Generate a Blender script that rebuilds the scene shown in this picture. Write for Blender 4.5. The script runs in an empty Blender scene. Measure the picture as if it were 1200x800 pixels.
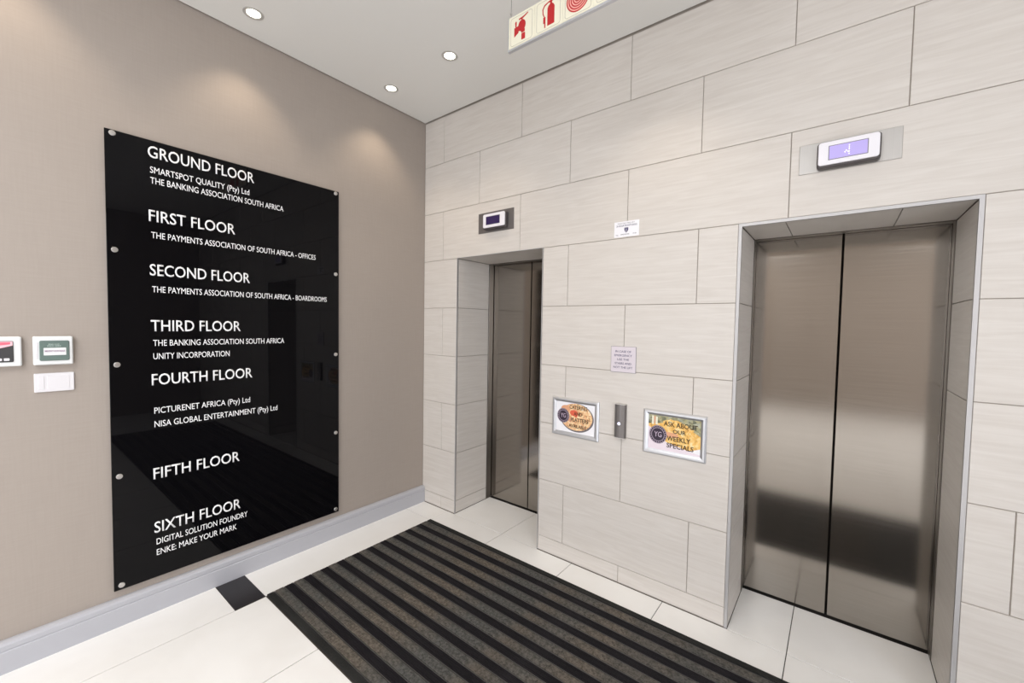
import bpy, bmesh, math, random
from mathutils import Vector, Matrix
random.seed(7)
S = bpy.context.scene
COL = S.collection

# ---------------------------------------------------------------- camera
cam_d = bpy.data.cameras.new('camera'); cam = bpy.data.objects.new('camera', cam_d); COL.objects.link(cam)
cam_d.sensor_fit = 'HORIZONTAL'; cam_d.sensor_width = 36; cam_d.lens = 14.582; cam_d.clip_start = .02
right = Vector((0.784918, 0.619369, 0.016877)); up = Vector((-0.038069, 0.021021, 0.999054)); fwd = Vector((-0.618429, 0.784818, -0.040079))
M = Matrix((right, up, -fwd)).transposed().to_4x4(); M.translation = Vector((2.8626, -2.3788, 1.5746))
cam.matrix_world = M
S.camera = cam
# ---------------------------------------------------------------- world, exposure, large lights
W = bpy.data.worlds.new('world'); S.world = W; W.use_nodes = True
W.node_tree.nodes['Background'].inputs[0].default_value = (.80, .90, 1, 1)
W.node_tree.nodes['Background'].inputs[1].default_value = 1.0
S.view_settings.view_transform = 'Standard'; S.view_settings.look = 'None'; S.view_settings.gamma = 1
S.view_settings.use_curve_mapping = False
S.view_settings.exposure = 0.06

def area(name, loc, rot, sx, sy, power, color):
    l = bpy.data.lights.new(name, 'AREA'); l.shape = 'RECTANGLE'; l.size = sx; l.size_y = sy; l.energy = power; l.color = color
    o = bpy.data.objects.new(name, l); COL.objects.link(o); o.location = loc; o.rotation_euler = rot
    return o
PI = math.pi
RX, FY, ZC = 6.2, -6.8, 3.284          # right wall, front wall, ceiling height
# added fill lights, set as daylight in the invented right and front windows
area('added_daylight_right', (RX - .02, -4.65, 1.6), (0, PI/2, 0), 2.7, 2.9, 175, (.90, .93, 1))
area('added_daylight_front', (.6, FY + .02, 1.6), (PI/2, 0, 0), .9, 2.7, 40, (.93, .96, 1))
# unseen ceiling fill lights, added behind the camera to light the room
for px, py, pw in ((1.6, -3.6, 46), (3.4, -3.9, 12), (1.6, -5.6, 46), (4.0, -5.6, 24)):
    area('added_panel_light', (px, py, ZC - .02), (0, 0, 0), 1.2, .6, pw, (.96, .975, 1))

# ---------------------------------------------------------------- material helpers
def mat(name, color, rough=.5, metal=0, spec=.5, emit=None, estr=0, bump=None, coat=0):
    m = bpy.data.materials.new(name); m.use_nodes = True
    b = m.node_tree.nodes['Principled BSDF']
    b.inputs['Base Color'].default_value = (*color, 1); b.inputs['Roughness'].default_value = rough
    b.inputs['Metallic'].default_value = metal; b.inputs['Specular IOR Level'].default_value = spec
    b.inputs['Coat Weight'].default_value = coat
    if emit: b.inputs['Emission Color'].default_value = (*emit, 1); b.inputs['Emission Strength'].default_value = estr
    return m
def N(m, t, **k):
    n = m.node_tree.nodes.new(t)
    for a, v in k.items():
        if a.startswith('i_'): n.inputs[a[2:].replace('_', ' ')].default_value = v
        else: setattr(n, a, v)
    return n
def L(m, a, b): m.node_tree.links.new(a, b)
def bsdf(m): return m.node_tree.nodes['Principled BSDF']
def lin(r, g, b):
    f = lambda c: ((c/255 + .055)/1.055)**2.4 if c > 10 else c/255/12.92
    return (f(r), f(g), f(b))
def streaks(m, c1, c2, scale, rand=True, fac_lo=.35, fac_hi=.7, bump=0, detail=6, rot=(0, 0, 0), c3=None, dist=.5):
    tc = N(m, 'ShaderNodeTexCoord'); mp = N(m, 'ShaderNodeMapping'); mp.inputs['Scale'].default_value = scale; mp.inputs['Rotation'].default_value = rot
    src = tc.outputs['Object']
    if rand:
        oi = N(m, 'ShaderNodeObjectInfo'); ml = N(m, 'ShaderNodeMath', operation='MULTIPLY'); ml.inputs[1].default_value = 37
        L(m, oi.outputs['Random'], ml.inputs[0])
        ad = N(m, 'ShaderNodeVectorMath', operation='ADD'); L(m, tc.outputs['Object'], ad.inputs[0]); L(m, ml.outputs[0], ad.inputs[1]); src = ad.outputs[0]
    L(m, src, mp.inputs['Vector'])
    nz = N(m, 'ShaderNodeTexNoise'); nz.inputs['Scale'].default_value = 1; nz.inputs['Detail'].default_value = detail; nz.inputs['Distortion'].default_value = dist
    L(m, mp.outputs[0], nz.inputs['Vector'])
    cr = N(m, 'ShaderNodeValToRGB'); cr.color_ramp.elements[0].position = fac_lo; cr.color_ramp.elements[0].color = (*c1, 1)
    cr.color_ramp.elements[1].position = fac_hi; cr.color_ramp.elements[1].color = (*c2, 1)
    if c3: e = cr.color_ramp.elements.new((fac_lo+fac_hi)/2); e.color = (*c3, 1)
    L(m, nz.outputs[0], cr.inputs[0]); L(m, cr.outputs[0], bsdf(m).inputs['Base Color'])
    if bump:
        bp = N(m, 'ShaderNodeBump'); bp.inputs['Strength'].default_value = bump; bp.inputs['Distance'].default_value = .002
        L(m, nz.outputs[0], bp.inputs['Height']); L(m, bp.outputs[0], bsdf(m).inputs['Normal'])
    return nz, cr

# ---------------------------------------------------------------- materials
WALLTILE = mat('wall_tile', (.6, .56, .5), .42, spec=.35)
streaks(WALLTILE, (.595, .552, .508), (.66, .622, .58), (4, 3, 55), rot=(0, math.radians(5), 0), fac_lo=.3, fac_hi=.7, bump=.05, detail=9, dist=.9)
FLOORTILE = mat('floor_tile', (.8, .78, .74), .28, spec=.45)
streaks(FLOORTILE, (.83, .815, .79), (.88, .87, .85), (3, 3, 3), fac_lo=.3, fac_hi=.7, detail=8)
BLACKTILE = mat('black_tile', (.018, .016, .019), .3)
GROUT = mat('grout', (.36, .32, .28), .9, spec=.2)
FGROUT = mat('floor_grout', (.07, .06, .05), .9, spec=.2)
PAINT = mat('beige_paint', (.42, .36, .31), .75, spec=.25)
def weave(m, c1, c2, sc, b):
    tc = N(m, 'ShaderNodeTexCoord'); outs = []
    for s in ((sc, sc, sc*.05), (sc, sc*.06, sc)):
        mp = N(m, 'ShaderNodeMapping'); mp.inputs['Scale'].default_value = s; L(m, tc.outputs['Object'], mp.inputs['Vector'])
        nz = N(m, 'ShaderNodeTexNoise'); nz.inputs['Scale'].default_value = 1; nz.inputs['Detail'].default_value = 2; L(m, mp.outputs[0], nz.inputs['Vector']); outs.append(nz.outputs[0])
    ad = N(m, 'ShaderNodeMath', operation='ADD'); L(m, outs[0], ad.inputs[0]); L(m, outs[1], ad.inputs[1])
    mr = N(m, 'ShaderNodeMapRange'); mr.inputs[1].default_value = .75; mr.inputs[2].default_value = 1.25; L(m, ad.outputs[0], mr.inputs[0])
    mx = N(m, 'ShaderNodeMix', data_type='RGBA'); mx.inputs[6].default_value = (*c1, 1); mx.inputs[7].default_value = (*c2, 1)
    L(m, mr.outputs[0], mx.inputs[0]); L(m, mx.outputs[2], bsdf(m).inputs['Base Color'])
    bp = N(m, 'ShaderNodeBump'); bp.inputs['Strength'].default_value = b; bp.inputs['Distance'].default_value = .001
    L(m, ad.outputs[0], bp.inputs['Height']); L(m, bp.outputs[0], bsdf(m).inputs['Normal'])
weave(PAINT, (.352, .304, .266), (.366, .317, .278), 130, .08)
CEIL = mat('ceiling_paint', (.80, .79, .76), .85, spec=.2)
DARK = mat('dark_gap', (.03, .027, .025), .9, spec=.1)
SKIRT = mat('skirting_paint', (.43, .43, .46), .4)
WHITE = mat('white_plastic', (.74, .745, .74), .35)
WHITE2 = mat('white_plate', (.70, .675, .69), .4)
BLACKGLASS = mat('black_acrylic', (.003, .0028, .0035), .02, spec=.16)
LETTER = mat('white_vinyl', (.88, .88, .88), .5)
CHROME = mat('satin_steel', (.62, .60, .58), .28, 1)
ALU = mat('anodised_aluminium', (.60, .61, .64), .38, .85)
TRIMM = mat('edge_trim_metal', (.50, .49, .49), .45, .35)
STEEL = mat('brushed_steel', (.52, .48, .44), .2, 1)
def brushed(m, base, r0, r1, sc, aniso=0):
    tc = N(m, 'ShaderNodeTexCoord'); mp = N(m, 'ShaderNodeMapping'); mp.inputs['Scale'].default_value = sc; L(m, tc.outputs['Object'], mp.inputs['Vector'])
    nz = N(m, 'ShaderNodeTexNoise'); nz.inputs['Scale'].default_value = 1; nz.inputs['Detail'].default_value = 5; L(m, mp.outputs[0], nz.inputs['Vector'])
    mr = N(m, 'ShaderNodeMapRange'); mr.inputs[3].default_value = r0; mr.inputs[4].default_value = r1; L(m, nz.outputs[0], mr.inputs[0]); L(m, mr.outputs[0], bsdf(m).inputs['Roughness'])
    mx = N(m, 'ShaderNodeMix', data_type='RGBA'); mx.inputs[6].default_value = (*[c*.9 for c in base], 1); mx.inputs[7].default_value = (*[min(1, c*1.1) for c in base], 1)
    L(m, nz.outputs[0], mx.inputs[0]); L(m, mx.outputs[2], bsdf(m).inputs['Base Color'])
JAMB = mat('jamb_steel', (.20, .18, .16), .38, .9)
brushed(STEEL, (.34, .312, .28), .08, .15, (3, 3, 160))
PLATE = mat('satin_plate', (.6, .58, .56), .3, 1); brushed(PLATE, (.46, .445, .43), .35, .45, (200, 3, 3))
BUTTONM = mat('button_steel', (.20, .185, .18), .4, .6)
DKPLASTIC = mat('dark_plastic', (.07, .06, .06), .4)
FACEM = mat('display_face', (.82, .80, .84), .3)
SCR_OFF = mat('display_screen_dark', (.02, .012, .05), .2, emit=(.09, .03, .26), estr=.12)
SCR_ON = mat('display_screen_lit', (.2, .15, .4), .3, emit=(.60, .53, .86), estr=.55)
GLYPH = mat('display_glyph', (.8, .8, 1), .4, emit=(.85, .85, 1), estr=1)
PAPER = mat('paper', (.86, .85, .88), .5)
PLAQUE = mat('mauve_plaque', (.66, .60, .645), .45)
INK = mat('grey_ink', (.20, .19, .22), .6)
NAVY = mat('navy_ink', (.06, .05, .13), .6)
BROWNINK = mat('dark_brown_ink', (.05, .028, .012), .6)
GREEN = mat('green_label', (.115, .165, .145), .4)
LIGHTG = mat('pale_green_ink', (.45, .56, .5), .5)
PINKINK = mat('purple_ink', (.35, .2, .33), .5)
REDLAB = mat('red_label', (.75, .13, .19), .35)
PINKLAB = mat('pink_label', (.9, .5, .55), .4)
BLACKLAB = mat('black_label', (.035, .033, .033), .35)
CREAM = mat('cream_sign', (.80, .77, .62), .45)
SIGNRED = mat('sign_red', (.47, .008, .012), .45)
SIGNPINK = mat('sign_pink', (.82, .42, .36), .5)
SIGNLINE = mat('sign_outline', (.50, .47, .40), .5)
WIRE = mat('steel_wire', (.25, .25, .25), .4, .8)
LAMP = mat('lamp_lens', (1, 1, .95), .4, emit=(1, .97, .82), estr=5)
RING = mat('lamp_ring', (.55, .53, .50), .35, .3)
BADGE = mat('badge_purple', (.022, .010, .03), .4)
BADGER = mat('badge_ring', (.55, .45, .55), .5)
def carpet(name, c1, c2, sc, bump=.6, rough=.95):
    m = mat(name, c1, rough, spec=.15)
    tc = N(m, 'ShaderNodeTexCoord')
    a = N(m, 'ShaderNodeTexNoise'); a.inputs['Scale'].default_value = sc; a.inputs['Detail'].default_value = 6; a.inputs['Roughness'].default_value = .7
    b = N(m, 'ShaderNodeTexNoise'); b.inputs['Scale'].default_value = 4; b.inputs['Detail'].default_value = 3
    L(m, tc.outputs['Object'], a.inputs['Vector']); L(m, tc.outputs['Object'], b.inputs['Vector'])
    ad = N(m, 'ShaderNodeMath', operation='ADD'); L(m, a.outputs[0], ad.inputs[0]); L(m, b.outputs[0], ad.inputs[1])
    mr = N(m, 'ShaderNodeMapRange'); mr.inputs[1].default_value = .7; mr.inputs[2].default_value = 1.3; L(m, ad.outputs[0], mr.inputs[0])
    mx = N(m, 'ShaderNodeMix', data_type='RGBA'); mx.inputs[6].default_value = (*c1, 1); mx.inputs[7].default_value = (*c2, 1)
    L(m, mr.outputs[0], mx.inputs[0]); L(m, mx.outputs[2], bsdf(m).inputs['Base Color'])
    bp = N(m, 'ShaderNodeBump'); bp.inputs['Strength'].default_value = bump; bp.inputs['Distance'].default_value = .003
    L(m, a.outputs[0], bp.inputs['Height']); L(m, bp.outputs[0], bsdf(m).inputs['Normal'])
    return m
CARPET = carpet('grey_brown_carpet', (.05, .05, .047), (.12, .12, .112), 60, 1)
def mottle(m):
    nt = m.node_tree; tc = N(m, 'ShaderNodeTexCoord')
    big = N(m, 'ShaderNodeTexNoise'); big.inputs['Scale'].default_value = 2.2; big.inputs['Detail'].default_value = 3; L(m, tc.outputs['Object'], big.inputs['Vector'])
    fine = N(m, 'ShaderNodeTexNoise'); fine.inputs['Scale'].default_value = 75; fine.inputs['Detail'].default_value = 8; fine.inputs['Roughness'].default_value = .8; L(m, tc.outputs['Object'], fine.inputs['Vector'])
    r1 = N(m, 'ShaderNodeValToRGB'); r1.color_ramp.elements[0].position = .42; r1.color_ramp.elements[0].color = (.078, .077, .072, 1); r1.color_ramp.elements[1].position = .58; r1.color_ramp.elements[1].color = (.108, .093, .077, 1)
    L(m, big.outputs[0], r1.inputs[0])
    r2 = N(m, 'ShaderNodeMapRange'); r2.inputs[1].default_value = .38; r2.inputs[2].default_value = .62; r2.inputs[3].default_value = .45; r2.inputs[4].default_value = 1.5; L(m, fine.outputs[0], r2.inputs[0])
    mu = N(m, 'ShaderNodeVectorMath', operation='SCALE'); L(m, r1.outputs[0], mu.inputs[0]); L(m, r2.outputs[0], mu.inputs['Scale'])
    L(m, mu.outputs[0], bsdf(m).inputs['Base Color'])
mottle(CARPET)
RUBBER = carpet('black_rubber', (.005, .0045, .006), (.016, .014, .017), 120, .3, .7)
BORDER = carpet('charcoal_border', (.012, .012, .012), (.032, .032, .03), 120, .3, .8)
RAIL = mat('mat_rail', (.085, .08, .077), .5, .2)
def food(name, cols, sc):
    m = mat(name, cols[0], .35)
    tc = N(m, 'ShaderNodeTexCoord'); v = N(m, 'ShaderNodeTexVoronoi'); v.inputs['Scale'].default_value = sc
    nz = N(m, 'ShaderNodeTexNoise'); nz.inputs['Scale'].default_value = sc*.45; nz.inputs['Detail'].default_value = 5
    L(m, tc.outputs['Object'], nz.inputs['Vector'])
    av = N(m, 'ShaderNodeVectorMath', operation='MULTIPLY_ADD'); av.inputs[1].default_value = (.05, .05, .05); L(m, nz.outputs['Color'], av.inputs[0]); L(m, tc.outputs['Object'], av.inputs[2])
    L(m, av.outputs[0], v.inputs['Vector'])
    sp = N(m, 'ShaderNodeSeparateColor'); L(m, v.outputs['Color'], sp.inputs[0])
    mxx = N(m, 'ShaderNodeMath', operation='MULTIPLY_ADD'); mxx.inputs[1].default_value = .45; L(m, sp.outputs[0], mxx.inputs[0])
    ml = N(m, 'ShaderNodeMath', operation='MULTIPLY'); ml.inputs[1].default_value = .6; L(m, nz.outputs[0], ml.inputs[0]); L(m, ml.outputs[0], mxx.inputs[2])
    cr = N(m, 'ShaderNodeValToRGB'); el = cr.color_ramp.elements
    el[0].position = .18; el[0].color = (*cols[0], 1); el[1].position = .85; el[1].color = (*cols[-1], 1)
    for i, c in enumerate(cols[1:-1]): e = el.new(.18 + .67*(i+1)/(len(cols)-1)); e.color = (*c, 1)
    L(m, mxx.outputs[0], cr.inputs[0]); L(m, cr.outputs[0], bsdf(m).inputs['Base Color'])
    return m
FOOD1 = food('platter_print', [(.25, .12, .06), (.55, .28, .12), (.80, .42, .22), (.85, .58, .30), (.88, .68, .42), (.92, .82, .66)], 95)
FOOD2 = food('specials_print', [(.32, .16, .04), (.72, .38, .08), (.85, .50, .12), (.86, .55, .17), (.88, .66, .30), (.93, .84, .58)], 75)
FOOD3 = food('glasses_print', [(.05, .05, .035), (.16, .17, .10), (.42, .38, .20), (.30, .32, .25), (.62, .60, .42)], 55)
PINKP = mat('pale_pink_print', (.80, .70, .76), .35)
REDP = mat('tomato_print', (.72, .12, .06), .35)
SALMONP = mat('salmon_print', (.72, .36, .2), .35)
PLATTERM = mat('platter_rim_print', (.16, .14, .15), .35)

# ---------------------------------------------------------------- mesh helpers
def link(name, bm, m=None, parent=None, loc=None, mats=None):
    me = bpy.data.meshes.new(name); bmesh.ops.recalc_face_normals(bm, faces=bm.faces) ; bm.to_mesh(me); bm.free()
    for x in (mats or [m]): me.materials.append(x)
    o = bpy.data.objects.new(name, me); COL.objects.link(o)
    if loc: o.location = loc
    if parent: o.parent = parent
    return o
def bxx(bm, x0, x1, y0, y1, z0, z1, mi=0):
    vs = [bm.verts.new((x, y, z)) for z in (z0, z1) for y in (y0, y1) for x in (x0, x1)]
    for q in ((0, 2, 3, 1), (4, 5, 7, 6), (0, 1, 5, 4), (2, 6, 7, 3), (0, 4, 6, 2), (1, 3, 7, 5)):
        f = bm.faces.new([vs[i] for i in q]); f.material_index = mi
def box(x0, x1, y0, y1, z0, z1, bev=0, seg=2):
    bm = bmesh.new(); bxx(bm, x0, x1, y0, y1, z0, z1)
    if bev: bmesh.ops.bevel(bm, geom=bm.edges[:], offset=bev, segments=seg, affect='EDGES', profile=.5)
    return bm
def slab(w, h, t, c=.001, plane='xz'):
    """thin piece with its face chamfered: front face at 0, width along first axis; origin in the middle of the face"""
    bm = bmesh.new(); R = []
    for d, i in ((t, 0), (c, 0), (0, c)):
        ring = [(-w/2+i, -h/2+i), (w/2-i, -h/2+i), (w/2-i, h/2-i), (-w/2+i, h/2-i)]
        R.append([bm.verts.new({'xz': (a, d, b), 'yz+': (-d, a, b), 'yz-': (d, a, b), 'xy': (a, b, -d), 'xy-': (a, b, d)}[plane]) for a, b in ring])
    bm.faces.new(R[0]); bm.faces.new(R[2])
    for k in (0, 1):
        for i in range(4): bm.faces.new((R[k][i], R[k][(i+1) % 4], R[k+1][(i+1) % 4], R[k+1][i]))
    return bm
_cache = {}
def tile(w, h, t, plane, loc, m, parent, name='tile', c=.0012):
    key = (round(w, 4), round(h, 4), t, plane, m.name, name)
    if key not in _cache:
        o = link(name, slab(w, h, t, c, plane), m, parent, loc); _cache[key] = o.data; return o
    o = bpy.data.objects.new(name, _cache[key]); COL.objects.link(o); o.location = loc; o.parent = parent
    return o
def cyl(bm, c, axis, r, h, seg=24, r2=None, cap=True):
    axis = Vector(axis).normalized(); a = axis.orthogonal().normalized(); b = axis.cross(a); c = Vector(c)
    r2 = r if r2 is None else r2
    A = [bm.verts.new(c + (a*math.cos(t) + b*math.sin(t))*r) for t in [2*PI*i/seg for i in range(seg)]]
    B = [bm.verts.new(c + axis*h + (a*math.cos(t) + b*math.sin(t))*r2) for t in [2*PI*i/seg for i in range(seg)]]
    for i in range(seg): bm.faces.new((A[i], A[(i+1) % seg], B[(i+1) % seg], B[i]))
    if cap: bm.faces.new(A[::-1]); bm.faces.new(B)
def lathe(bm, c, axis, prof, seg=28):
    axis = Vector(axis).normalized(); a = axis.orthogonal().normalized(); b = axis.cross(a); c = Vector(c); P = None
    for r, h in prof:
        Q = [bm.verts.new(c + axis*h + (a*math.cos(2*PI*i/seg) + b*math.sin(2*PI*i/seg))*max(r, 1e-5)) for i in range(seg)]
        if P:
            for i in range(seg): bm.faces.new((P[i], P[(i+1) % seg], Q[(i+1) % seg], Q[i]))
        P = Q
    bmesh.ops.remove_doubles(bm, verts=bm.verts, dist=1e-5)
def rrect(w, h, r, n=5):
    pts = []
    for cx, cy, a0 in ((w/2-r, h/2-r, 0), (-w/2+r, h/2-r, 90), (-w/2+r, -h/2+r, 180), (w/2-r, -h/2+r, 270)):
        for i in range(n+1):
            t = math.radians(a0 + 90*i/n); pts.append((cx + r*math.cos(t), cy + r*math.sin(t)))
    return pts
def plate(bm, pts, to3, d0, d1, cham=0, mi=0):
    """prism of a flat outline; to3(u, v, d) maps to space, d grows away from the wall; optional chamfer on the front"""
    rings = [[(u, v, d0) for u, v in pts]]
    if cham:
        cu = sum(p[0] for p in pts)/len(pts); cv = sum(p[1] for p in pts)/len(pts)
        ru = max(abs(p[0]-cu) for p in pts); rv = max(abs(p[1]-cv) for p in pts)
        rings.append([(u, v, d1-cham) for u, v in pts])
        rings.append([(cu+(u-cu)*(1-cham/ru), cv+(v-cv)*(1-cham/rv), d1) for u, v in pts])
    else: rings.append([(u, v, d1) for u, v in pts])
    R = [[bm.verts.new(to3(*p)) for p in r] for r in rings]
    n = len(pts); fs = [bm.faces.new(R[0]), bm.faces.new(R[-1])]
    for k in range(len(R)-1):
        for i in range(n): fs.append(bm.faces.new((R[k][i], R[k][(i+1) % n], R[k+1][(i+1) % n], R[k+1][i])))
    for f in fs: f.material_index = mi
onback = lambda x, z: (lambda u, v, d: (x+u, -d, z+v))            # on the tiled wall, local to a thing at the origin
onleft = lambda y, z: (lambda u, v, d: (d, y+u, z+v))             # on the beige wall
def empty(name, loc=(0, 0, 0), rz=0):
    o = bpy.data.objects.new(name, None); COL.objects.link(o); o.location = loc; o.rotation_euler = (0, 0, rz); o.empty_display_size = .1
    return o
def tag(o, label, cat, group=None, kind=None):
    o['label'] = label
    if cat: o['category'] = cat
    if group: o['group'] = group
    if kind: o['kind'] = kind
    return o
def structure(o, label=None):
    o['kind'] = 'structure'
    if label: o['label'] = label
    return o
# text -> mesh, fitted to a width and a cap height
_H = [None]
def textmesh(s, bold=.0):
    cu = bpy.data.curves.new('t', 'FONT'); cu.body = s; cu.size = 1; cu.resolution_u = 3; cu.offset = bold
    ob = bpy.data.objects.new('t', cu); COL.objects.link(ob); bpy.context.view_layer.update()
    dg = bpy.context.evaluated_depsgraph_get(); me = bpy.data.meshes.new_from_object(ob.evaluated_get(dg))
    bpy.data.objects.remove(ob); bpy.data.curves.remove(cu)
    return me
def lettering(name, s, m, parent, to3, u0, u1, v, cap, d, bold=.012):
    if _H[0] is None:
        h = textmesh('H'); _H[0] = max(p.co.y for p in h.vertices)
    me = textmesh(s, bold); xs = [p.co.x for p in me.vertices]; a, b = min(xs), max(xs)
    for p in me.vertices:
        p.co = to3(u0 + (p.co.x-a)/(b-a)*(u1-u0), v + p.co.y/_H[0]*cap, d)
    bm = bmesh.new(); bm.from_mesh(me); bpy.data.meshes.remove(me)
    r = bmesh.ops.extrude_face_region(bm, geom=bm.faces[:])
    n = Vector(to3(0, 0, 1)) - Vector(to3(0, 0, 0))
    bmesh.ops.translate(bm, vec=n*-.0008, verts=[g for g in r['geom'] if isinstance(g, bmesh.types.BMVert)])
    return link(name, bm, m, parent)
def shape(name, polys, m, parent, to3, d0, d1):
    bm = bmesh.new()
    for i, p in enumerate(polys): plate(bm, p, to3, d0, d1 + .00012*i)
    return link(name, bm, m, parent)
def ell(cx, cy, rx, ry, n=32, a0=0, a1=360): return [(cx+rx*math.cos(math.radians(a0+(a1-a0)*i/n)), cy+ry*math.sin(math.radians(a0+(a1-a0)*i/n))) for i in range(n if a1-a0 == 360 else n+1)]
def ring(bm, cx, cy, r0, r1, to3, d0, d1, n=32, ry=1):
    A = [[bm.verts.new(to3(cx+r*math.cos(2*PI*i/n), cy+r*ry*math.sin(2*PI*i/n), d)) for i in range(n)] for r, d in ((r0, d0), (r0, d1), (r1, d1), (r1, d0))]
    for k in range(4):
        for i in range(n): bm.faces.new((A[k][i], A[k][(i+1) % n], A[(k+1) % 4][(i+1) % n], A[(k+1) % 4][i]))

# ================================================================= STRUCTURE
ZS, H, TP = .105, .4, .8036            # skirting course, tile height, tile pitch
k = lambda i: ZS + H*i
O1 = (.411, 1.2426, 2.105); O2 = (2.457, 3.267, 2.090)     # reveals of the two lift openings: x0, x1, head
DY = .455                                                   # face of the lift doors
G = .0035                                                   # joint width
# floor
bm = bmesh.new(); bxx(bm, -.02, RX+.1, FY-.1, DY+.1, -.10, -.0035)
floor = structure(link('floor', bm, FGROUT), 'large white polished floor tiles with one black corner tile')
def ftile(x0, x1, y0, y1, m=FLOORTILE):
    tile(x1-x0-.004, y1-y0-.004, .0045, 'xy', ((x0+x1)/2, (y0+y1)/2, 0), m, floor, c=.0007)
FX = [0, .335, .925, 1.525, 2.123, 2.72, 3.32, 3.92, 4.52, 5.12, 5.72, RX]
MX0, MX1, MY0, MY1 = .343, 4.74, -1.412, -.2
for a, b in zip(FX, FX[1:]): ftile(a, b, -.2, -.004)
for x0, x1, _ in (O1, O2):
    xs = [x0] + [x for x in FX if x0 < x < x1] + [x1]
    for a, b in zip(xs, xs[1:]): ftile(a, b, -.004, DY-.012)
ftile(0, .342, -1.42, -.2)
ftile(0, .342, -1.572, -1.42, BLACKTILE)
for y in (-1.572, -2.772, -3.972, -5.172): ftile(0, .347, y-1.2, y)
ftile(0, .347, FY, -6.372)
xs = [.347, .95, 1.55, 2.15, 2.75, 3.35, 3.95, 4.55, 5.15, 5.75, RX]
for a, b in zip(xs, xs[1:]):
    y = MY0 - .006
    while y > FY+.01: y1 = max(FY, y-1.2); ftile(a, b, y1, y); y = y1
for a, b in ((MX1+.002, 5.2), (5.2, 5.7), (5.7, RX)): ftile(a, b, MY0, MY1)
# tiled back wall: grout backing with the two openings, then every tile
bm = bmesh.new(); BF = .005
for x0, x1, z0, z1 in ((-.12, O1[0]-.009, -.1, ZC+.05), (O1[1]+.009, O2[0]-.009, -.1, ZC+.05), (O2[1]+.009, RX+.1, -.1, ZC+.05), (O1[0]-.009, O1[1]+.009, O1[2]+.009, ZC+.05), (O2[0]-.009, O2[1]+.009, O2[2]+.009, ZC+.05)):
    bxx(bm, x0, x1, BF, .56, z0, z1)
wall_back = structure(link('wall_back', bm, GROUT), 'pale stone tiled wall around the two lift openings')
def wtile(x0, x1, z0, z1):
    tile(x1-x0-G, z1-z0-G, .0065, 'xz', ((x0+x1)/2, 0, (z0+z1)/2), WALLTILE, wall_back)
o1, o2 = (O1[0]-.006, O1[1]+.006), (O2[0]-.015, O2[1]+.015)
rows = [(-1, 'a'), (0, 'b'), (1, 'a'), (2, 'b'), (3, 'a'), (4, 'b'), (5, 'a'), (6, 'b'), (7, 'a')]
for r, ab in rows:
    z0, z1 = (0.0015, ZS) if r < 0 else (k(r), min(k(r+1), ZC-.004))
    js = [(.2400 if ab == 'a' else .6430) + TP*i for i in range(9)]
    if r < 2 and ab == 'a': js = js[:3] + [3.41 + TP*i for i in range(4)]
    js = [j for j in js if .03 < j < RX-.02]
    if r < 5: spans = [(0.002, o1[0]), (o1[1], o2[0]), (o2[1], RX)]
    else: spans = [(0.002, RX)]
    for s0, s1 in spans:
        cuts = [s0] + [j for j in js if s0+.03 < j < s1-.03] + [s1]
        for a, b in zip(cuts, cuts[1:]): wtile(a, b, z0, z1)
# reveal tiles
RV = .39
def jamb_tiles(x, plane, cuts):
    for z0, z1 in zip(cuts, cuts[1:]):
        tile(RV-.004-G, z1-z0-G, .0065, plane, (x, RV/2+.002, (z0+z1)/2), WALLTILE, wall_back)
jamb_tiles(O1[0], 'yz+', [.0015, ZS, k(1), k(2), k(3), k(4), O1[2]-.002]); jamb_tiles(O1[1], 'yz-', [.0015, ZS, k(1), k(2), k(3), k(4), O1[2]-.002])
jamb_tiles(O2[0], 'yz+', [.0015, ZS, k(1), k(2), k(3), k(4), O2[2]-.002]); jamb_tiles(O2[1], 'yz-', [.0015, ZS, k(3), k(4), O2[2]-.002])
for (x0, x1, zh), cuts in ((O1, [O1[0], .67, 1.07, O1[1]]), (O2, [O2[0], 2.64, 3.053, O2[1]])):
    for a, b in zip(cuts, cuts[1:]): tile(b-a-G, RV-.004-G, .0065, 'xy-', ((a+b)/2, RV/2+.002, zh), WALLTILE, wall_back)
# left wall, right wall, front wall, ceiling
bm = bmesh.new(); bxx(bm, -.12, 0, FY-.1, .004, -.1, ZC+.05)
wall_left = structure(link('wall_left', bm, PAINT), 'plain beige textured wall behind the black directory board')
bm = bmesh.new()
WY0, WY1, WZ0, WZ1 = -6.1, -3.2, .25, 2.95
for y0, y1, z0, z1 in ((WY1, .1, -.1, ZC+.05), (FY-.1, WY0, -.1, ZC+.05), (WY0, WY1, -.1, WZ0), (WY0, WY1, WZ1, ZC+.05)): bxx(bm, RX, RX+.15, y0, y1, z0, z1)
structure(link('wall_right', bm, PAINT))
bm = bmesh.new(); FX0, FX1 = .15, 1.05
for x0, x1, z0, z1 in ((-.1, FX0, -.1, ZC+.05), (FX1, RX+.1, -.1, ZC+.05), (FX0, FX1, -.1, WZ0), (FX0, FX1, WZ1, ZC+.05)): bxx(bm, x0, x1, FY-.15, FY, z0, z1)
structure(link('wall_front', bm, PAINT))
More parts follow.
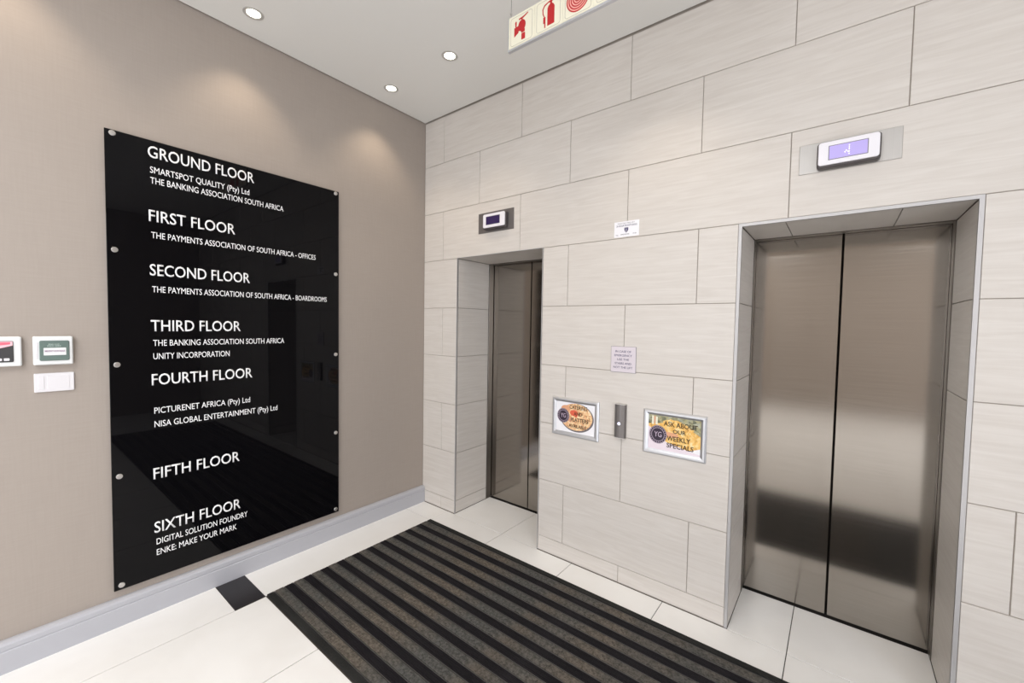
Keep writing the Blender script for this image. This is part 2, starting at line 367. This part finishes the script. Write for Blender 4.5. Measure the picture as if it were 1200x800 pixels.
def added_window(name, to3, u0, u1, nx):  # unseen windows, invented to go with the added daylight
    r = structure(empty(name)); bm = bmesh.new()
    pw = (u1-u0)/nx
    for i in range(nx+1):
        u = u0 + pw*i; plate(bm, [(u-.03, WZ0), (u+.03, WZ0), (u+.03, WZ1), (u-.03, WZ1)], to3, .03, .10)
    for z in (WZ0+.03, WZ1-.03, 2.1): plate(bm, [(u0, z-.03), (u1, z-.03), (u1, z+.03), (u0, z+.03)], to3, .032, .098)
    link('added_window_frame', bm, ALU, r)
    gm = bpy.data.materials.get('added_window_glass') or mat('added_window_glass', (.9, .95, 1), .02); bsdf(gm).inputs['Transmission Weight'].default_value = 1
    for i in range(nx):
        b2 = bmesh.new(); u = u0+pw*i; plate(b2, [(u+.03, WZ0), (u+pw-.03, WZ0), (u+pw-.03, WZ1), (u+.03, WZ1)], to3, .06, .07); link('pane', b2, gm, r)
added_window('added_window_1', lambda u, v, d: (RX+d, u, v), WY0, WY1, 3)
added_window('added_window_2', lambda u, v, d: (u, FY-d, v), FX0, FX1, 1)
bm = bmesh.new(); SG = .012
bxx(bm, SG, RX, FY, -SG, ZC, ZC+.02); ceiling = structure(link('ceiling', bm, CEIL), 'plain off-white ceiling with a dark shadow gap along the walls')
bm = bmesh.new(); bxx(bm, -.12, RX+.15, FY-.15, .1, ZC+.05, ZC+.1); link('shadow_gap', bm, DARK, ceiling)
# skirting on the beige wall (profile with a rounded cap and a groove)
prof = [(0, 0), (.034, 0), (.034, .094), (.030, .098), (.030, .101), (.033, .105), (.033, .124), (.028, .133), (.016, .139), (0, .139)]
bm = bmesh.new()
A = [bm.verts.new((x, FY, z)) for x, z in prof]; B = [bm.verts.new((x, -.001, z)) for x, z in prof]
for i in range(len(prof)): bm.faces.new((A[i], A[(i+1) % len(prof)], B[(i+1) % len(prof)], B[i]))
bm.faces.new(A); bm.faces.new(B)
structure(link('baseboard_left', bm, SKIRT), 'pale lilac-grey moulded skirting below the directory board')
# metal edge trims round the openings
def edge_trim(name, O, w, proud, label):
    bm = bmesh.new(); x0, x1, zh = O
    for a, b in ((x0-w, x0), (x1, x1+w)): bxx(bm, a, b, -proud, .012, .0, zh+w)
    bxx(bm, x0-w, x1+w, -proud, .012, zh, zh+w) if 0 else bxx(bm, x0, x1, -proud, .012, zh, zh+w)
    return structure(link(name, bm, TRIMM), label)
edge_trim('trim_1', O1, .0045, .001, 'thin metal edge trim around the left lift opening')
edge_trim('trim_2', O2, .0145, .002, 'bright metal edge trim around the right lift opening')
# lift doors
def lift_door(name, O, label):
    r = structure(empty(name, ((O[0]+O[1])/2, DY, 0)), label); w = (O[1]-O[0])/2; zh = O[2]
    for s in (-1, 1):
        x0, x1 = sorted((s*.0045, s*(w+.004)))
        bm = box(x0, x1, 0, .03, .010, zh+.008, .0015, 1); link('door_panel', bm, STEEL, r)
        x0, x1 = sorted((s*(w-.0035), s*(w+.0085))); link('jamb', box(x0, x1, RV-DY+.002, -.006, 0, zh+.008, .001, 1), JAMB, r)
    link('head_frame', box(-w+.004, w-.004, RV-DY+.002, -.006, zh-.0035, zh+.008, .001, 1), JAMB, r)
    bm = bmesh.new(); bxx(bm, -w, w, -.0115, .05, -.02, -.002); bxx(bm, -w, w, -.0115, -.004, -.002, .0); link('sill', bm, DARK, r)
    bm = bmesh.new(); bxx(bm, -w-.008, w+.008, .045, .06, -.02, zh+.008); link('shaft_backing', bm, DARK, r)  # dark slab paints the shade seen through the gap between the panels
    return r
lift_door('door_1', O1, 'brushed steel lift doors in the narrow-looking left opening')
lift_door('door_2', O2, 'brushed steel double lift doors in the right opening')

# ================================================================= THINGS
# ---- directory board on the beige wall
BF_ = .018
board = tag(empty('directory_board', (0, -1.39, 1.335)), 'large black glossy floor directory board with white lettering on beige wall', 'sign')
to = lambda u, v, d: (d, u+1.39, v-1.335)          # wall coordinates -> local
bm = bmesh.new(); y0, y1, z0, z1 = -2.003, -.797, .182, 2.501
vs = box(.010, BF_, y0+1.39, y1+1.39, z0-1.335, z1-1.335, .0012, 1)
link('panel', vs, BLACKGLASS, board)
F = .99371
fy = lambda y: (y+2.379)*F-2.379
fz = lambda z: (z-1.5746)*F+1.5746
head = [('GROUND FLOOR', -1.337, 2.418), ('FIRST FLOOR', -1.442, 2.087), ('SECOND FLOOR', -1.365, 1.804), ('THIRD FLOOR', -1.418, 1.509), ('FOURTH FLOOR', -1.356, 1.221), ('FIFTH FLOOR', -1.430, .713), ('SIXTH FLOOR', -1.427, .418)]
for s, y, z in head: lettering('heading_lettering', s, LETTER, board, to, fy(-1.838), fy(y), fz(z), .058, BF_+.001, .008)
sub = [('SMARTSPOT QUALITY (Pty) Ltd', -1.365, 2.339), ('THE BANKING ASSOCIATION SOUTH AFRICA', -1.167, 2.284), ('THE PAYMENTS ASSOCIATION OF SOUTH AFRICA - OFFICES', -.957, 2.000), ('THE PAYMENTS ASSOCIATION OF SOUTH AFRICA - BOARDROOMS', -.878, 1.715),
       ('THE BANKING ASSOCIATION SOUTH AFRICA', -1.166, 1.430), ('UNITY INCORPORATION', -1.478, 1.359), ('PICTURENET AFRICA (Pty) Ltd', -1.370, 1.067), ('NISA GLOBAL ENTERTAINMENT (Pty) Ltd', -1.211, .994),
       ('DIGITAL SOLUTION FOUNDRY', -1.390, .352), ('ENKE: MAKE YOUR MARK', -1.450, .293)]
for s, y, z in sub: lettering('listing_lettering', s, LETTER, board, to, fy(-1.830), fy(y), fz(z), .032, BF_+.001, 0)
for y in (-1.972, -.811):
    for z in (2.490, 1.917, 1.339, .766, .198):
        bm = bmesh.new(); lathe(bm, to(fy(y), fz(z), 0), (1, 0, 0), [(0, .0004), (.007, .0004), (.007, BF_), (.013, BF_), (.013, BF_+.003), (.011, BF_+.0045), (0, BF_+.0045)], 20); link('standoff_screw', bm, CHROME, board)
# ---- call points at the left edge
def unit(name, y, z, label, cat, group=None):
    return tag(empty(name, (0, y, z)), label, cat, group)
OL = onleft(0, 0)
u = unit('break_glass_unit', -2.188, 1.421, 'white wall unit with green label and white strip above blank plate', 'call point')
bm = bmesh.new(); plate(bm, rrect(.124, .130, .006), OL, 0, .026, .004); link('housing', bm, WHITE, u)
bm = bmesh.new(); plate(bm, rrect(.093, .092, .006), onleft(.003, 0), .0255, .031, .002); link('label_panel', bm, GREEN, u)
bm = bmesh.new(); plate(bm, rrect(.070, .034, .002), onleft(.004, -.004), .031, .0325); ws = link('white_strip', bm, WHITE, u)
lettering('lettering', 'EMERGENCY DOOR RELEASE', PINKINK, ws, OL, -.028, .035, -.006, .008, .0332, .01)
lettering('lettering', 'BREAK GLASS', LIGHTG, u, OL, -.016, .018, .026, .006, .0318, .01); lettering('lettering', 'PRESS HERE', LIGHTG, u, OL, -.020, .023, .018, .006, .0318, .01)
bm = bmesh.new(); plate(bm, rrect(.010, .075, .003), onleft(-.052, 0), .0255, .0275, .001); link('side_ridge', bm, WHITE2, u)
u = unit('wall_plate', -2.186, 1.273, 'blank white plate directly below the green-labelled unit', 'wall plate')
bm = bmesh.new(); plate(bm, rrect(.126, .086, .004), OL, 0, .009, .002); link('plate', bm, WHITE2, u)
bm = bmesh.new(); plate(bm, rrect(.020, .060, .002), onleft(-.042, 0), .0088, .0105, .001); link('blank_cover', bm, WHITE2, u)
bm = bmesh.new(); plate(bm, rrect(.070, .060, .002), onleft(.012, 0), .0088, .0100, .0006); link('blank_cover', bm, WHITE2, u)
u = unit('fire_call_point', -2.345, 1.421, 'white wall unit with red and black label at the left edge', 'call point')
bm = bmesh.new(); plate(bm, rrect(.124, .130, .006), OL, 0, .026, .004); link('housing', bm, WHITE, u)
bm = bmesh.new(); plate(bm, rrect(.093, .092, .005), onleft(-.008, 0), .0255, .031, .002); lp = link('label_panel', bm, BLACKLAB, u); lp['label'] = 'black label panel'
bm = bmesh.new(); plate(bm, [(-.0535, .044), (-.0535, .010), (-.02, .010), (.010, .018), (.0365, .027), (.0365, .044)], OL, .031, .0318); link('red_band', bm, PINKLAB, u)
bm = bmesh.new(); plate(bm, [(-.0535, .041), (-.0535, .022), (-.01, .026), (.030, .032), (.030, .041)], OL, .0318, .0323); link('red_flash', bm, REDLAB, u)
for i in range(4):
    bm = bmesh.new(); plate(bm, rrect(.016, .011, .002), onleft(-.044+.021*i, -.034), .031, .0325); link('lens', bm, WHITE2, u)
# ---- downlights
def downlight(x, y, watts, label, group=None, first=[None]):
    if first[0] is None:
        r = empty('downlight', (x, y, ZC)); bm = bmesh.new()
        lathe(bm, (0, 0, 0), (0, 0, -1), [(.034, -.004), (.036, .001), (.040, .003), (.049, .003), (.052, .001), (.052, 0)], 32); link('trim_ring', bm, RING, r)
        bm = bmesh.new(); cyl(bm, (0, 0, .002), (0, 0, -1), .0345, .002, 28); link('lens', bm, LAMP, r); first[0] = r
    else:
        s = first[0]; r = s.copy(); COL.objects.link(r); r.location = (x, y, ZC)
        for c in s.children:
            q = c.copy(); COL.objects.link(q); q.parent = r
    tag(r, label, 'ceiling light', group or 'recessed downlights in the ceiling')
    l = bpy.data.lights.new('downlight_beam', 'SPOT'); l.energy = watts*.55; l.color = (1, .82, .62); l.spot_size = math.radians(96); l.spot_blend = .65; l.shadow_soft_size = .03
    o = bpy.data.objects.new('downlight_beam', l); COL.objects.link(o); o.location = (x, y, ZC-.012)
    return r
downlight(.225, -.508, 22, 'round recessed downlight nearest the corner of the two walls')
downlight(.230, -1.418, 22, 'round recessed downlight above the directory board, leftmost of the three')
downlight(.841, -.506, 22, 'round recessed downlight between the hanging fire sign and the corner light')
for x, y, w in ((2.07, -.5, 'just right of the hanging fire sign'), (.23, -2.33, 'above the call point units at the left edge'), (2.1, -2.0, 'over the striped mat')):  # extra lamps out of view, added to light the room
    l = downlight(x, y, 22, 'extra downlight added outside the frame to light the room, ' + w, 'added downlights outside the frame')
# ---- frames of the added ceiling fill lights behind the camera
for px, py, w in ((1.6, -3.6, 'near left'), (3.4, -3.9, 'near right'), (1.6, -5.6, 'far left'), (4.0, -5.6, 'far right')):
    r = tag(empty('added_ceiling_panel', (px, py, ZC)), 'added rectangular fill light panel on the ceiling behind the camera, ' + w + ' of four', 'ceiling light', 'added fill panels behind the camera')
    bm = bmesh.new()
    for a in ((-.64, -.6, -.34, .34), (.6, .64, -.34, .34), (-.6, .6, -.34, -.3), (-.6, .6, .3, .34)): bxx(bm, *a, -.015, -.001)
    link('frame', bm, ALU, r)
# ---- hanging fire equipment sign
SX, SY, SZ, SW, CW = 1.593, -.837, 2.851, .150, .1465
NC = 5
sg = tag(empty('hanging_fire_sign', (SX, SY, SZ)), 'cream fire equipment sign with red pictograms hanging from the ceiling', 'sign')
bm = bmesh.new(); bxx(bm, .0035, NC*CW+.0035, .004, .010, .006, SW); link('backing_panel', bm, CREAM, sg)
link('bottom_rail', box(0, NC*CW+.007, -.001, .015, -.004, .006, .001, 1), ALU, sg)
for x in (0, NC*CW+.0035): link('side_rail', box(x, x+.0035, 0, .014, .006, SW, .0008, 1), ALU, sg)
for i in range(NC):
    cx = .0035 + CW*(i+.5); T = (lambda cx: (lambda u, v, d: (cx+u, .004-d, .078+v)))(cx)
    bm = bmesh.new(); plate(bm, rrect(CW-.001, .143, .002), T, -.001, .002); p = link('pictogram_panel', bm, CREAM, sg)
    bm = bmesh.new(); o_, i_ = rrect(.124, .126, .012, 6), rrect(.120, .122, .010, 6)
    A = [[bm.verts.new(T(a, b, d)) for a, b in q] for q, d in ((o_, .0018), (o_, .0026), (i_, .0026), (i_, .0018))]
    for j in range(4):
        for q in range(len(o_)): bm.faces.new((A[j][q], A[j][(q+1) % len(o_)], A[(j+1) % 4][(q+1) % len(o_)], A[(j+1) % 4][q]))
    link('outline', bm, SIGNLINE, p)
    s = .001
    def pic(polys): return shape('pictogram', [[(a*s, b*s) for a, b in q] for q in polys], SIGNRED, p, T, .0018, .0030)
    if i == 0:     # hydrant valve with hand wheel
        pic([ell(3, 12, 21, 25, 24), [(-40, -26), (-16, -14), (-16, 16), (-40, 14)], [(-34, 16), (-28, 16), (-27, 38), (-31, 42), (-36, 36)], [(-18, -8), (-2, -8), (-2, 14), (-18, 10)],
             [(2, -22), (20, -20), (20, -8), (-4, -8)], [(2, -52), (22, -52), (22, -25), (2, -25)], [(-14, 41), (10, 42), (38, 54), (36, 57), (12, 49), (-14, 46)], [(0, 34), (7, 34), (7, 44), (0, 44)]])
    elif i == 1:   # extinguisher
        pic([rrect(36, 76, 5) if 0 else [(-4, -50), (32, -50), (32, 22), (27, 32), (20, 37), (8, 37), (1, 32), (-4, 22)], [(9, 37), (19, 37), (19, 45), (9, 45)], [(-2, 45), (18, 45), (44, 52), (44, 56), (14, 53), (-2, 49)],
             [(-2, 49), (-20, 44), (-31, 28), (-29, 8), (-23, -6), (-19, -6), (-25, 10), (-26, 26), (-17, 39), (-2, 45)], [(-25, -8), (-14, -8), (-14, -54), (-19, -54), (-19, -34), (-25, -34)]])
    elif i == 2:   # hose reel
        bm = bmesh.new()
        plate(bm, ell(0, 0, .054, .054, 40), T, .0018, .0026); link('pictogram', bm, SIGNPINK, p)
        bm = bmesh.new()
        for r in (.054, .044, .034, .024, .014): ring(bm, 0, 0, r-.0048, r, T, .0018, .0032, 40)
        plate(bm, ell(0, 0, .005, .005, 16), T, .0018, .0032); link('pictogram', bm, SIGNRED, p)
for x in (.012, NC*CW-.005):
    bm = bmesh.new(); cyl(bm, (x, .007, SW-.002), (0, 0, 1), .001, ZC-SZ-SW+.002, 8); link('suspension_wire', bm, WIRE, sg)
    bm = bmesh.new(); lathe(bm, (x, .007, SW-.004), (0, 0, 1), [(0, 0), (.0045, 0), (.0045, .010), (.003, .012), (.003, .018), (.0055, .020), (.0055, .026), (.002, .030), (0, .030)], 12); link('wire_clamp', bm, CHROME, sg)
# ---- lift floor indicators
def indicator(cx, cz, plate_rect, lit, label, dx):
    r = tag(empty('floor_indicator', (cx, 0, cz)), label, 'floor indicator'); T = onback(0, 0)
    px0, px1, pz0, pz1 = plate_rect; O = onback((px0+px1)/2-cx, (pz0+pz1)/2-cz)
    bm = bmesh.new(); plate(bm, rrect(px1-px0, pz1-pz0, .002), O, -.0005, .003, .001); pl = link('mounting_plate', bm, PLATE if lit else BUTTONM, r)
    w, h = .209, .100
    bm = bmesh.new(); plate(bm, rrect(w+.010, h+.014, .013), onback(0, -.004), .003, .034, .004); link('housing', bm, DKPLASTIC, r)
    bm = bmesh.new(); plate(bm, rrect(w, h, .011), T, .033, .041, .0015); f = link('face_plate', bm, FACEM, r)
    O = onback(dx, 0)
    bm = bmesh.new(); plate(bm, rrect(.136, .063, .001), O, .0405, .0413); link('bezel', bm, INK, f)
    bm = bmesh.new(); plate(bm, rrect(.130, .057, .001), O, .0411, .0420); sc = link('screen', bm, SCR_ON if lit else SCR_OFF, r)
    if lit:
        polys = [ell(.004, v, .0022, .0022, 8) for v in (.018, .010, .002)] + [ell(.0, -.008, .0022, .0022, 8), ell(-.006, -.002, .0022, .0022, 8), ell(.004, -.008, .0022, .0022, 8), ell(.004, -.018, .0022, .0022, 8), ell(-.010, -.008, .0022, .0022, 8)]
        shape('digit', polys, GLYPH, sc, O, .0418, .0424)
indicator(.8265, 2.3475, (.641, .988, 2.270, 2.4225), False, 'dark-screened floor indicator above the left lift doors', -.007)
indicator(2.8625, 2.361, (2.685, 3.040, 2.296, 2.429), True, 'floor indicator with lit lilac screen above the right lift doors', 0)
# ---- call button
r = tag(empty('lift_call_button', (1.8425, 0, 1.005)), 'slim grey metal lift call button panel between the two food posters', 'call button')
bm = bmesh.new(); pts = []
prof = [(-.034, 0), (-.034, .018), (-.030, .024), (-.015, .028), (0, .0292), (.015, .028), (.030, .024), (.034, .018), (.034, 0)]
A = [[bm.verts.new((x, -d, z)) for x, d in prof] for z in (-.100, .100)]
for i in range(len(prof)): bm.faces.new((A[0][i], A[0][(i+1) % len(prof)], A[1][(i+1) % len(prof)], A[1][i]))
bm.faces.new(A[0]); bm.faces.new(A[1]); link('housing', bm, BUTTONM, r)
for z in (.1, -.1045):
    bm = bmesh.new(); bxx(bm, -.0345, .0345, -.026, 0, z, z+.0045); link('end_cap', bm, CHROME, r)
bm = bmesh.new(); lathe(bm, (0, 0, -.014), (0, -1, 0), [(.0125, .027), (.0125, .0305), (.010, .0315), (.009, .0305)], 20); link('button_ring', bm, DKPLASTIC, r)
bm = bmesh.new(); lathe(bm, (0, 0, -.014), (0, -1, 0), [(.0095, .028), (.0090, .0325), (0, .0335)], 20); link('button', bm, GLYPH, r)
# ---- notices
r = tag(empty('white_notice_sticker', (1.8435, 0, 2.158)), 'small white sticker with navy print and shield emblem, upper wall', 'sticker'); T = onback(0, 0)
bm = bmesh.new(); plate(bm, rrect(.155, .092, .002), T, -.0003, .0012); link('sheet', bm, PAPER, r)
for s, u0, u1, v, c, m in (('PROTECTED BY', -.055, .050, .031, .0065, INK), ('GUARDIAN MONITORING' if 0 else '24 HOUR MONITORING', -.064, .064, .015, .011, NAVY), ('TEL', -.068, -.050, -.036, .0065, INK), ('ARMED RESPONSE', -.036, .018, -.034, .0065, INK), ('24 HR', .040, .062, -.034, .007, INK)):
    lettering('lettering', s, m, r, T, u0, u1, v, c, .0018, 0)
sh = [(-.013, .008), (.011, .008), (.011, -.006), (.006, -.016), (-.001, -.022), (-.008, -.016), (-.013, -.006)]
shape('emblem', [sh], NAVY, r, T, .0010, .0017)
shape('emblem_bar', [[(-.0025, .002), (0, .002), (0, -.018), (-.0025, -.018)]], PAPER, r, T, .0016, .0020)
r = tag(empty('emergency_plaque', (1.847, 0, 1.377)), 'small square mauve plaque with emergency stairs notice between the lifts', 'sign')
bm = bmesh.new(); plate(bm, rrect(.156, .155, .003), T, -.0003, .007, .002); link('plate', bm, PLAQUE, r)
bm = bmesh.new(); bxx(bm, -.079, .079, -.0045, 0, -.0785, .0785); link('backing', bm, INK, r)
for s, w, v in (('IN CASE OF', .100, .042), ('EMERGENCY', .112, .018), ('USE THE', .074, -.006), ('STAIRS AND', .104, -.030), ('NOT THE LIFT', .120, -.054)):
    lettering('lettering', s, NAVY, r, T, -w/2, w/2, v, .0125, .0078, 0)
# ---- snap frames with food posters
def frame(x, z, label):
    r = tag(empty('poster_frame', (x, 0, z)), label, 'framed poster'); W2, H2, b, d = .171, .1265, .028, .014
    for nm, P in (('frame_bar', None),):
        for (a0, b0), (a1, b1) in (((-1, -1), (1, -1)), ((1, -1), (1, 1)), ((1, 1), (-1, 1)), ((-1, 1), (-1, -1))):
            bm = bmesh.new(); pr = [(0, 0), (0, .6*d), (.25, d), (.6, d), (1, .55*d), (1, .1*d)]; E = []
            for s, t in ((a0, b0), (a1, b1)):
                E.append([bm.verts.new((s*(W2-b*f), -dd, t*(H2-b*f))) for f, dd in pr])
            n = len(pr)
            for i in range(n): bm.faces.new((E[0][i], E[0][(i+1) % n], E[1][(i+1) % n], E[1][i]))
            bm.faces.new(E[0]); bm.faces.new(E[1]); link('frame_bar', bm, ALU, r)
    bm = bmesh.new(); bxx(bm, -W2+.01, W2-.01, -.0045, 0, -H2+.01, H2-.01); po = link('poster', bm, PAPER, r)
    return r, po
def badge(po, x, z, R, d):
    bm = bmesh.new(); plate(bm, ell(x, z, R, R*1.05, 32), T, .0045, d); link('badge', bm, BADGE, po)
    bm = bmesh.new(); ring(bm, x, z, R*.70, R*.74, T, d-.0005, d+.0005, 32, 1.05); ring(bm, x, z, R*.93, R*.97, T, d-.0005, d+.0005, 32, 1.05)
    for i in range(22):          # the ring of tiny letters
        t = 2*PI*i/22; c, s = math.cos(t), math.sin(t); rr = R*.84
        plate(bm, [(x+c*rr-.0012*s-.0022*c, z+(s*rr+.0012*c-.0022*s)*1.05), (x+c*rr-.0012*s+.0022*c, z+(s*rr+.0012*c+.0022*s)*1.05), (x+c*rr+.0012*s+.0022*c, z+(s*rr-.0012*c+.0022*s)*1.05), (x+c*rr+.0012*s-.0022*c, z+(s*rr-.0012*c-.0022*s)*1.05)], T, d-.0005, d+.0006)
    link('badge_ring', bm, BADGER, po)
    lettering('badge_lettering', 'YG', BADGER, po, T, x-R*.42, x+R*.42, z-R*.28, R*.6, d+.0008, 0)
r, po = frame(1.527, .9725, 'left framed poster of a round food platter on white')
bm = bmesh.new(); plate(bm, ell(.012, .002, .124, .094, 40), T, .0044, .0050); link('platter_print', bm, PLATTERM, po)
bm = bmesh.new(); plate(bm, ell(.008, .006, .118, .088, 40), T, .0049, .0056); link('food_print', bm, FOOD1, po)
shape('food_print', [ell(-.008, .032, .030, .020, 16), ell(.006, .026, .014, .022, 12)], REDP, po, T, .0053, .0059)
shape('food_print', [ell(-.070, .055, .035, .022, 16), ell(-.035, -.015, .012, .02, 12)], SALMONP, po, T, .0053, .0058)
badge(po, -.088, .006, .046, .0064)
for s, u0, u1, v, c in (('CATERING', -.040, .088, .058, .024), ('AND', -.008, .052, .018, .021), ('PLATTERS', -.030, .098, -.024, .024), ('AVAILABLE', -.044, .084, -.064, .021)):
    lettering('lettering', s, BROWNINK, po, T, u0, u1, v, c, .0072, .01)
r, po = frame(2.156, .9745, 'right framed poster of yellow food announcing weekly specials')
W3, H3 = .1425, .0975
shape('food_print', [[(-W3, H3), (W3, H3), (W3, -.055), (.06, -.085), (-.03, -.06), (-.07, -.02), (-W3, .03)]], FOOD2, po, T, .0044, .0050)
shape('glasses_print', [[(-W3, H3), (W3, H3), (W3, .012), (.09, .040), (.03, .070), (-.02, .086), (-.05, .06), (-.09, .052), (-W3, .045)]], FOOD3, po, T, .0049, .0055)
shape('sandwich_print', [[(-.06, .070), (-.03, .080), (.02, .082), (.07, .062), (.11, .040), (.10, .030), (.05, .028), (-.02, .022), (-.06, .04)]], FOOD2, po, T, .0052, .0060)
shape('glass_print', [rrect(.011, .05, .002)], CREAM, po, onback(-.118, .068), .0053, .0059); shape('glass_print', [rrect(.011, .046, .002)], CREAM, po, onback(-.096, .066), .0053, .0059); shape('glass_print', [rrect(.008, .04, .002)], SALMONP, po, onback(-.107, .07), .0053, .0058)
shape('plate_print', [[(-W3, .03), (-.09, .0), (-.055, -.045), (.02, -.062), (.09, -.08), (W3, -.088), (W3, -H3), (-W3, -H3)]], PINKP, po, T, .0049, .0054)
shape('slice_print', [[(-.045, .012), (.02, .006), (.03, -.014), (-.04, -.02)]], SALMONP, po, T, .0053, .0059)
badge(po, -.087, -.012, .050, .0066)
for s, u0, u1, v, c in (('ASK ABOUT', -.055, .126, .044, .026), ('OUR', -.004, .066, .008, .021), ('WEEKLY', -.036, .090, -.036, .026), ('SPECIALS', -.036, .108, -.076, .026)):
    lettering('lettering', s, BROWNINK, po, T, u0, u1, v, c, .0074, .01)
# ---- entrance mat
matt = tag(empty('entrance_mat', (MX0, MY0, 0)), 'long black and grey striped entrance mat set between the white floor tiles', 'mat')
WX, WYY = MX1-MX0, MY1-MY0
bm = bmesh.new(); bxx(bm, 0, WX, 0, WYY, -.0035, .002); link('backing', bm, DARK, matt)
link('border_strip', box(.0, WX, .0, .034, .002, .0075, .001, 1), BORDER, matt)
link('border_strip', box(.0, WX, WYY-.034, WYY, .002, .0075, .001, 1), BORDER, matt)
c0, per, first = .0655, .1075, True
me1 = me2 = me3 = None
def inst(name, me, y):
    o = bpy.data.objects.new(name, me); COL.objects.link(o); o.parent = matt; o.location = (0, y, 0)
for i in range(11):
    y = c0 + per*i
    if me1 is None:
        o = link('carpet_strip', box(0, WX, -.0225, .0225, .002, .0085, .0015, 1), CARPET, matt, (0, y, 0)); me1 = o.data
        o = link('rail', box(0, WX, -.0015, .0015, .002, .0072, 0), RAIL, matt, (0, y+.0275, 0)); me2 = o.data; inst('rail', me2, y-.0275)
    else: inst('carpet_strip', me1, y); inst('rail', me2, y+.0275); inst('rail', me2, y-.0275)
    if i < 10:
        if me3 is None:
            bm = bmesh.new()
            for q in range(4): a = -.0225+.0115*q; bxx(bm, 0, WX, a, a+.0102, .002, .0065+.0008*(q % 2))
            o = link('rubber_strip', bm, RUBBER, matt, (0, y+per/2, 0)); me3 = o.data
        else: inst('rubber_strip', me3, y+per/2)
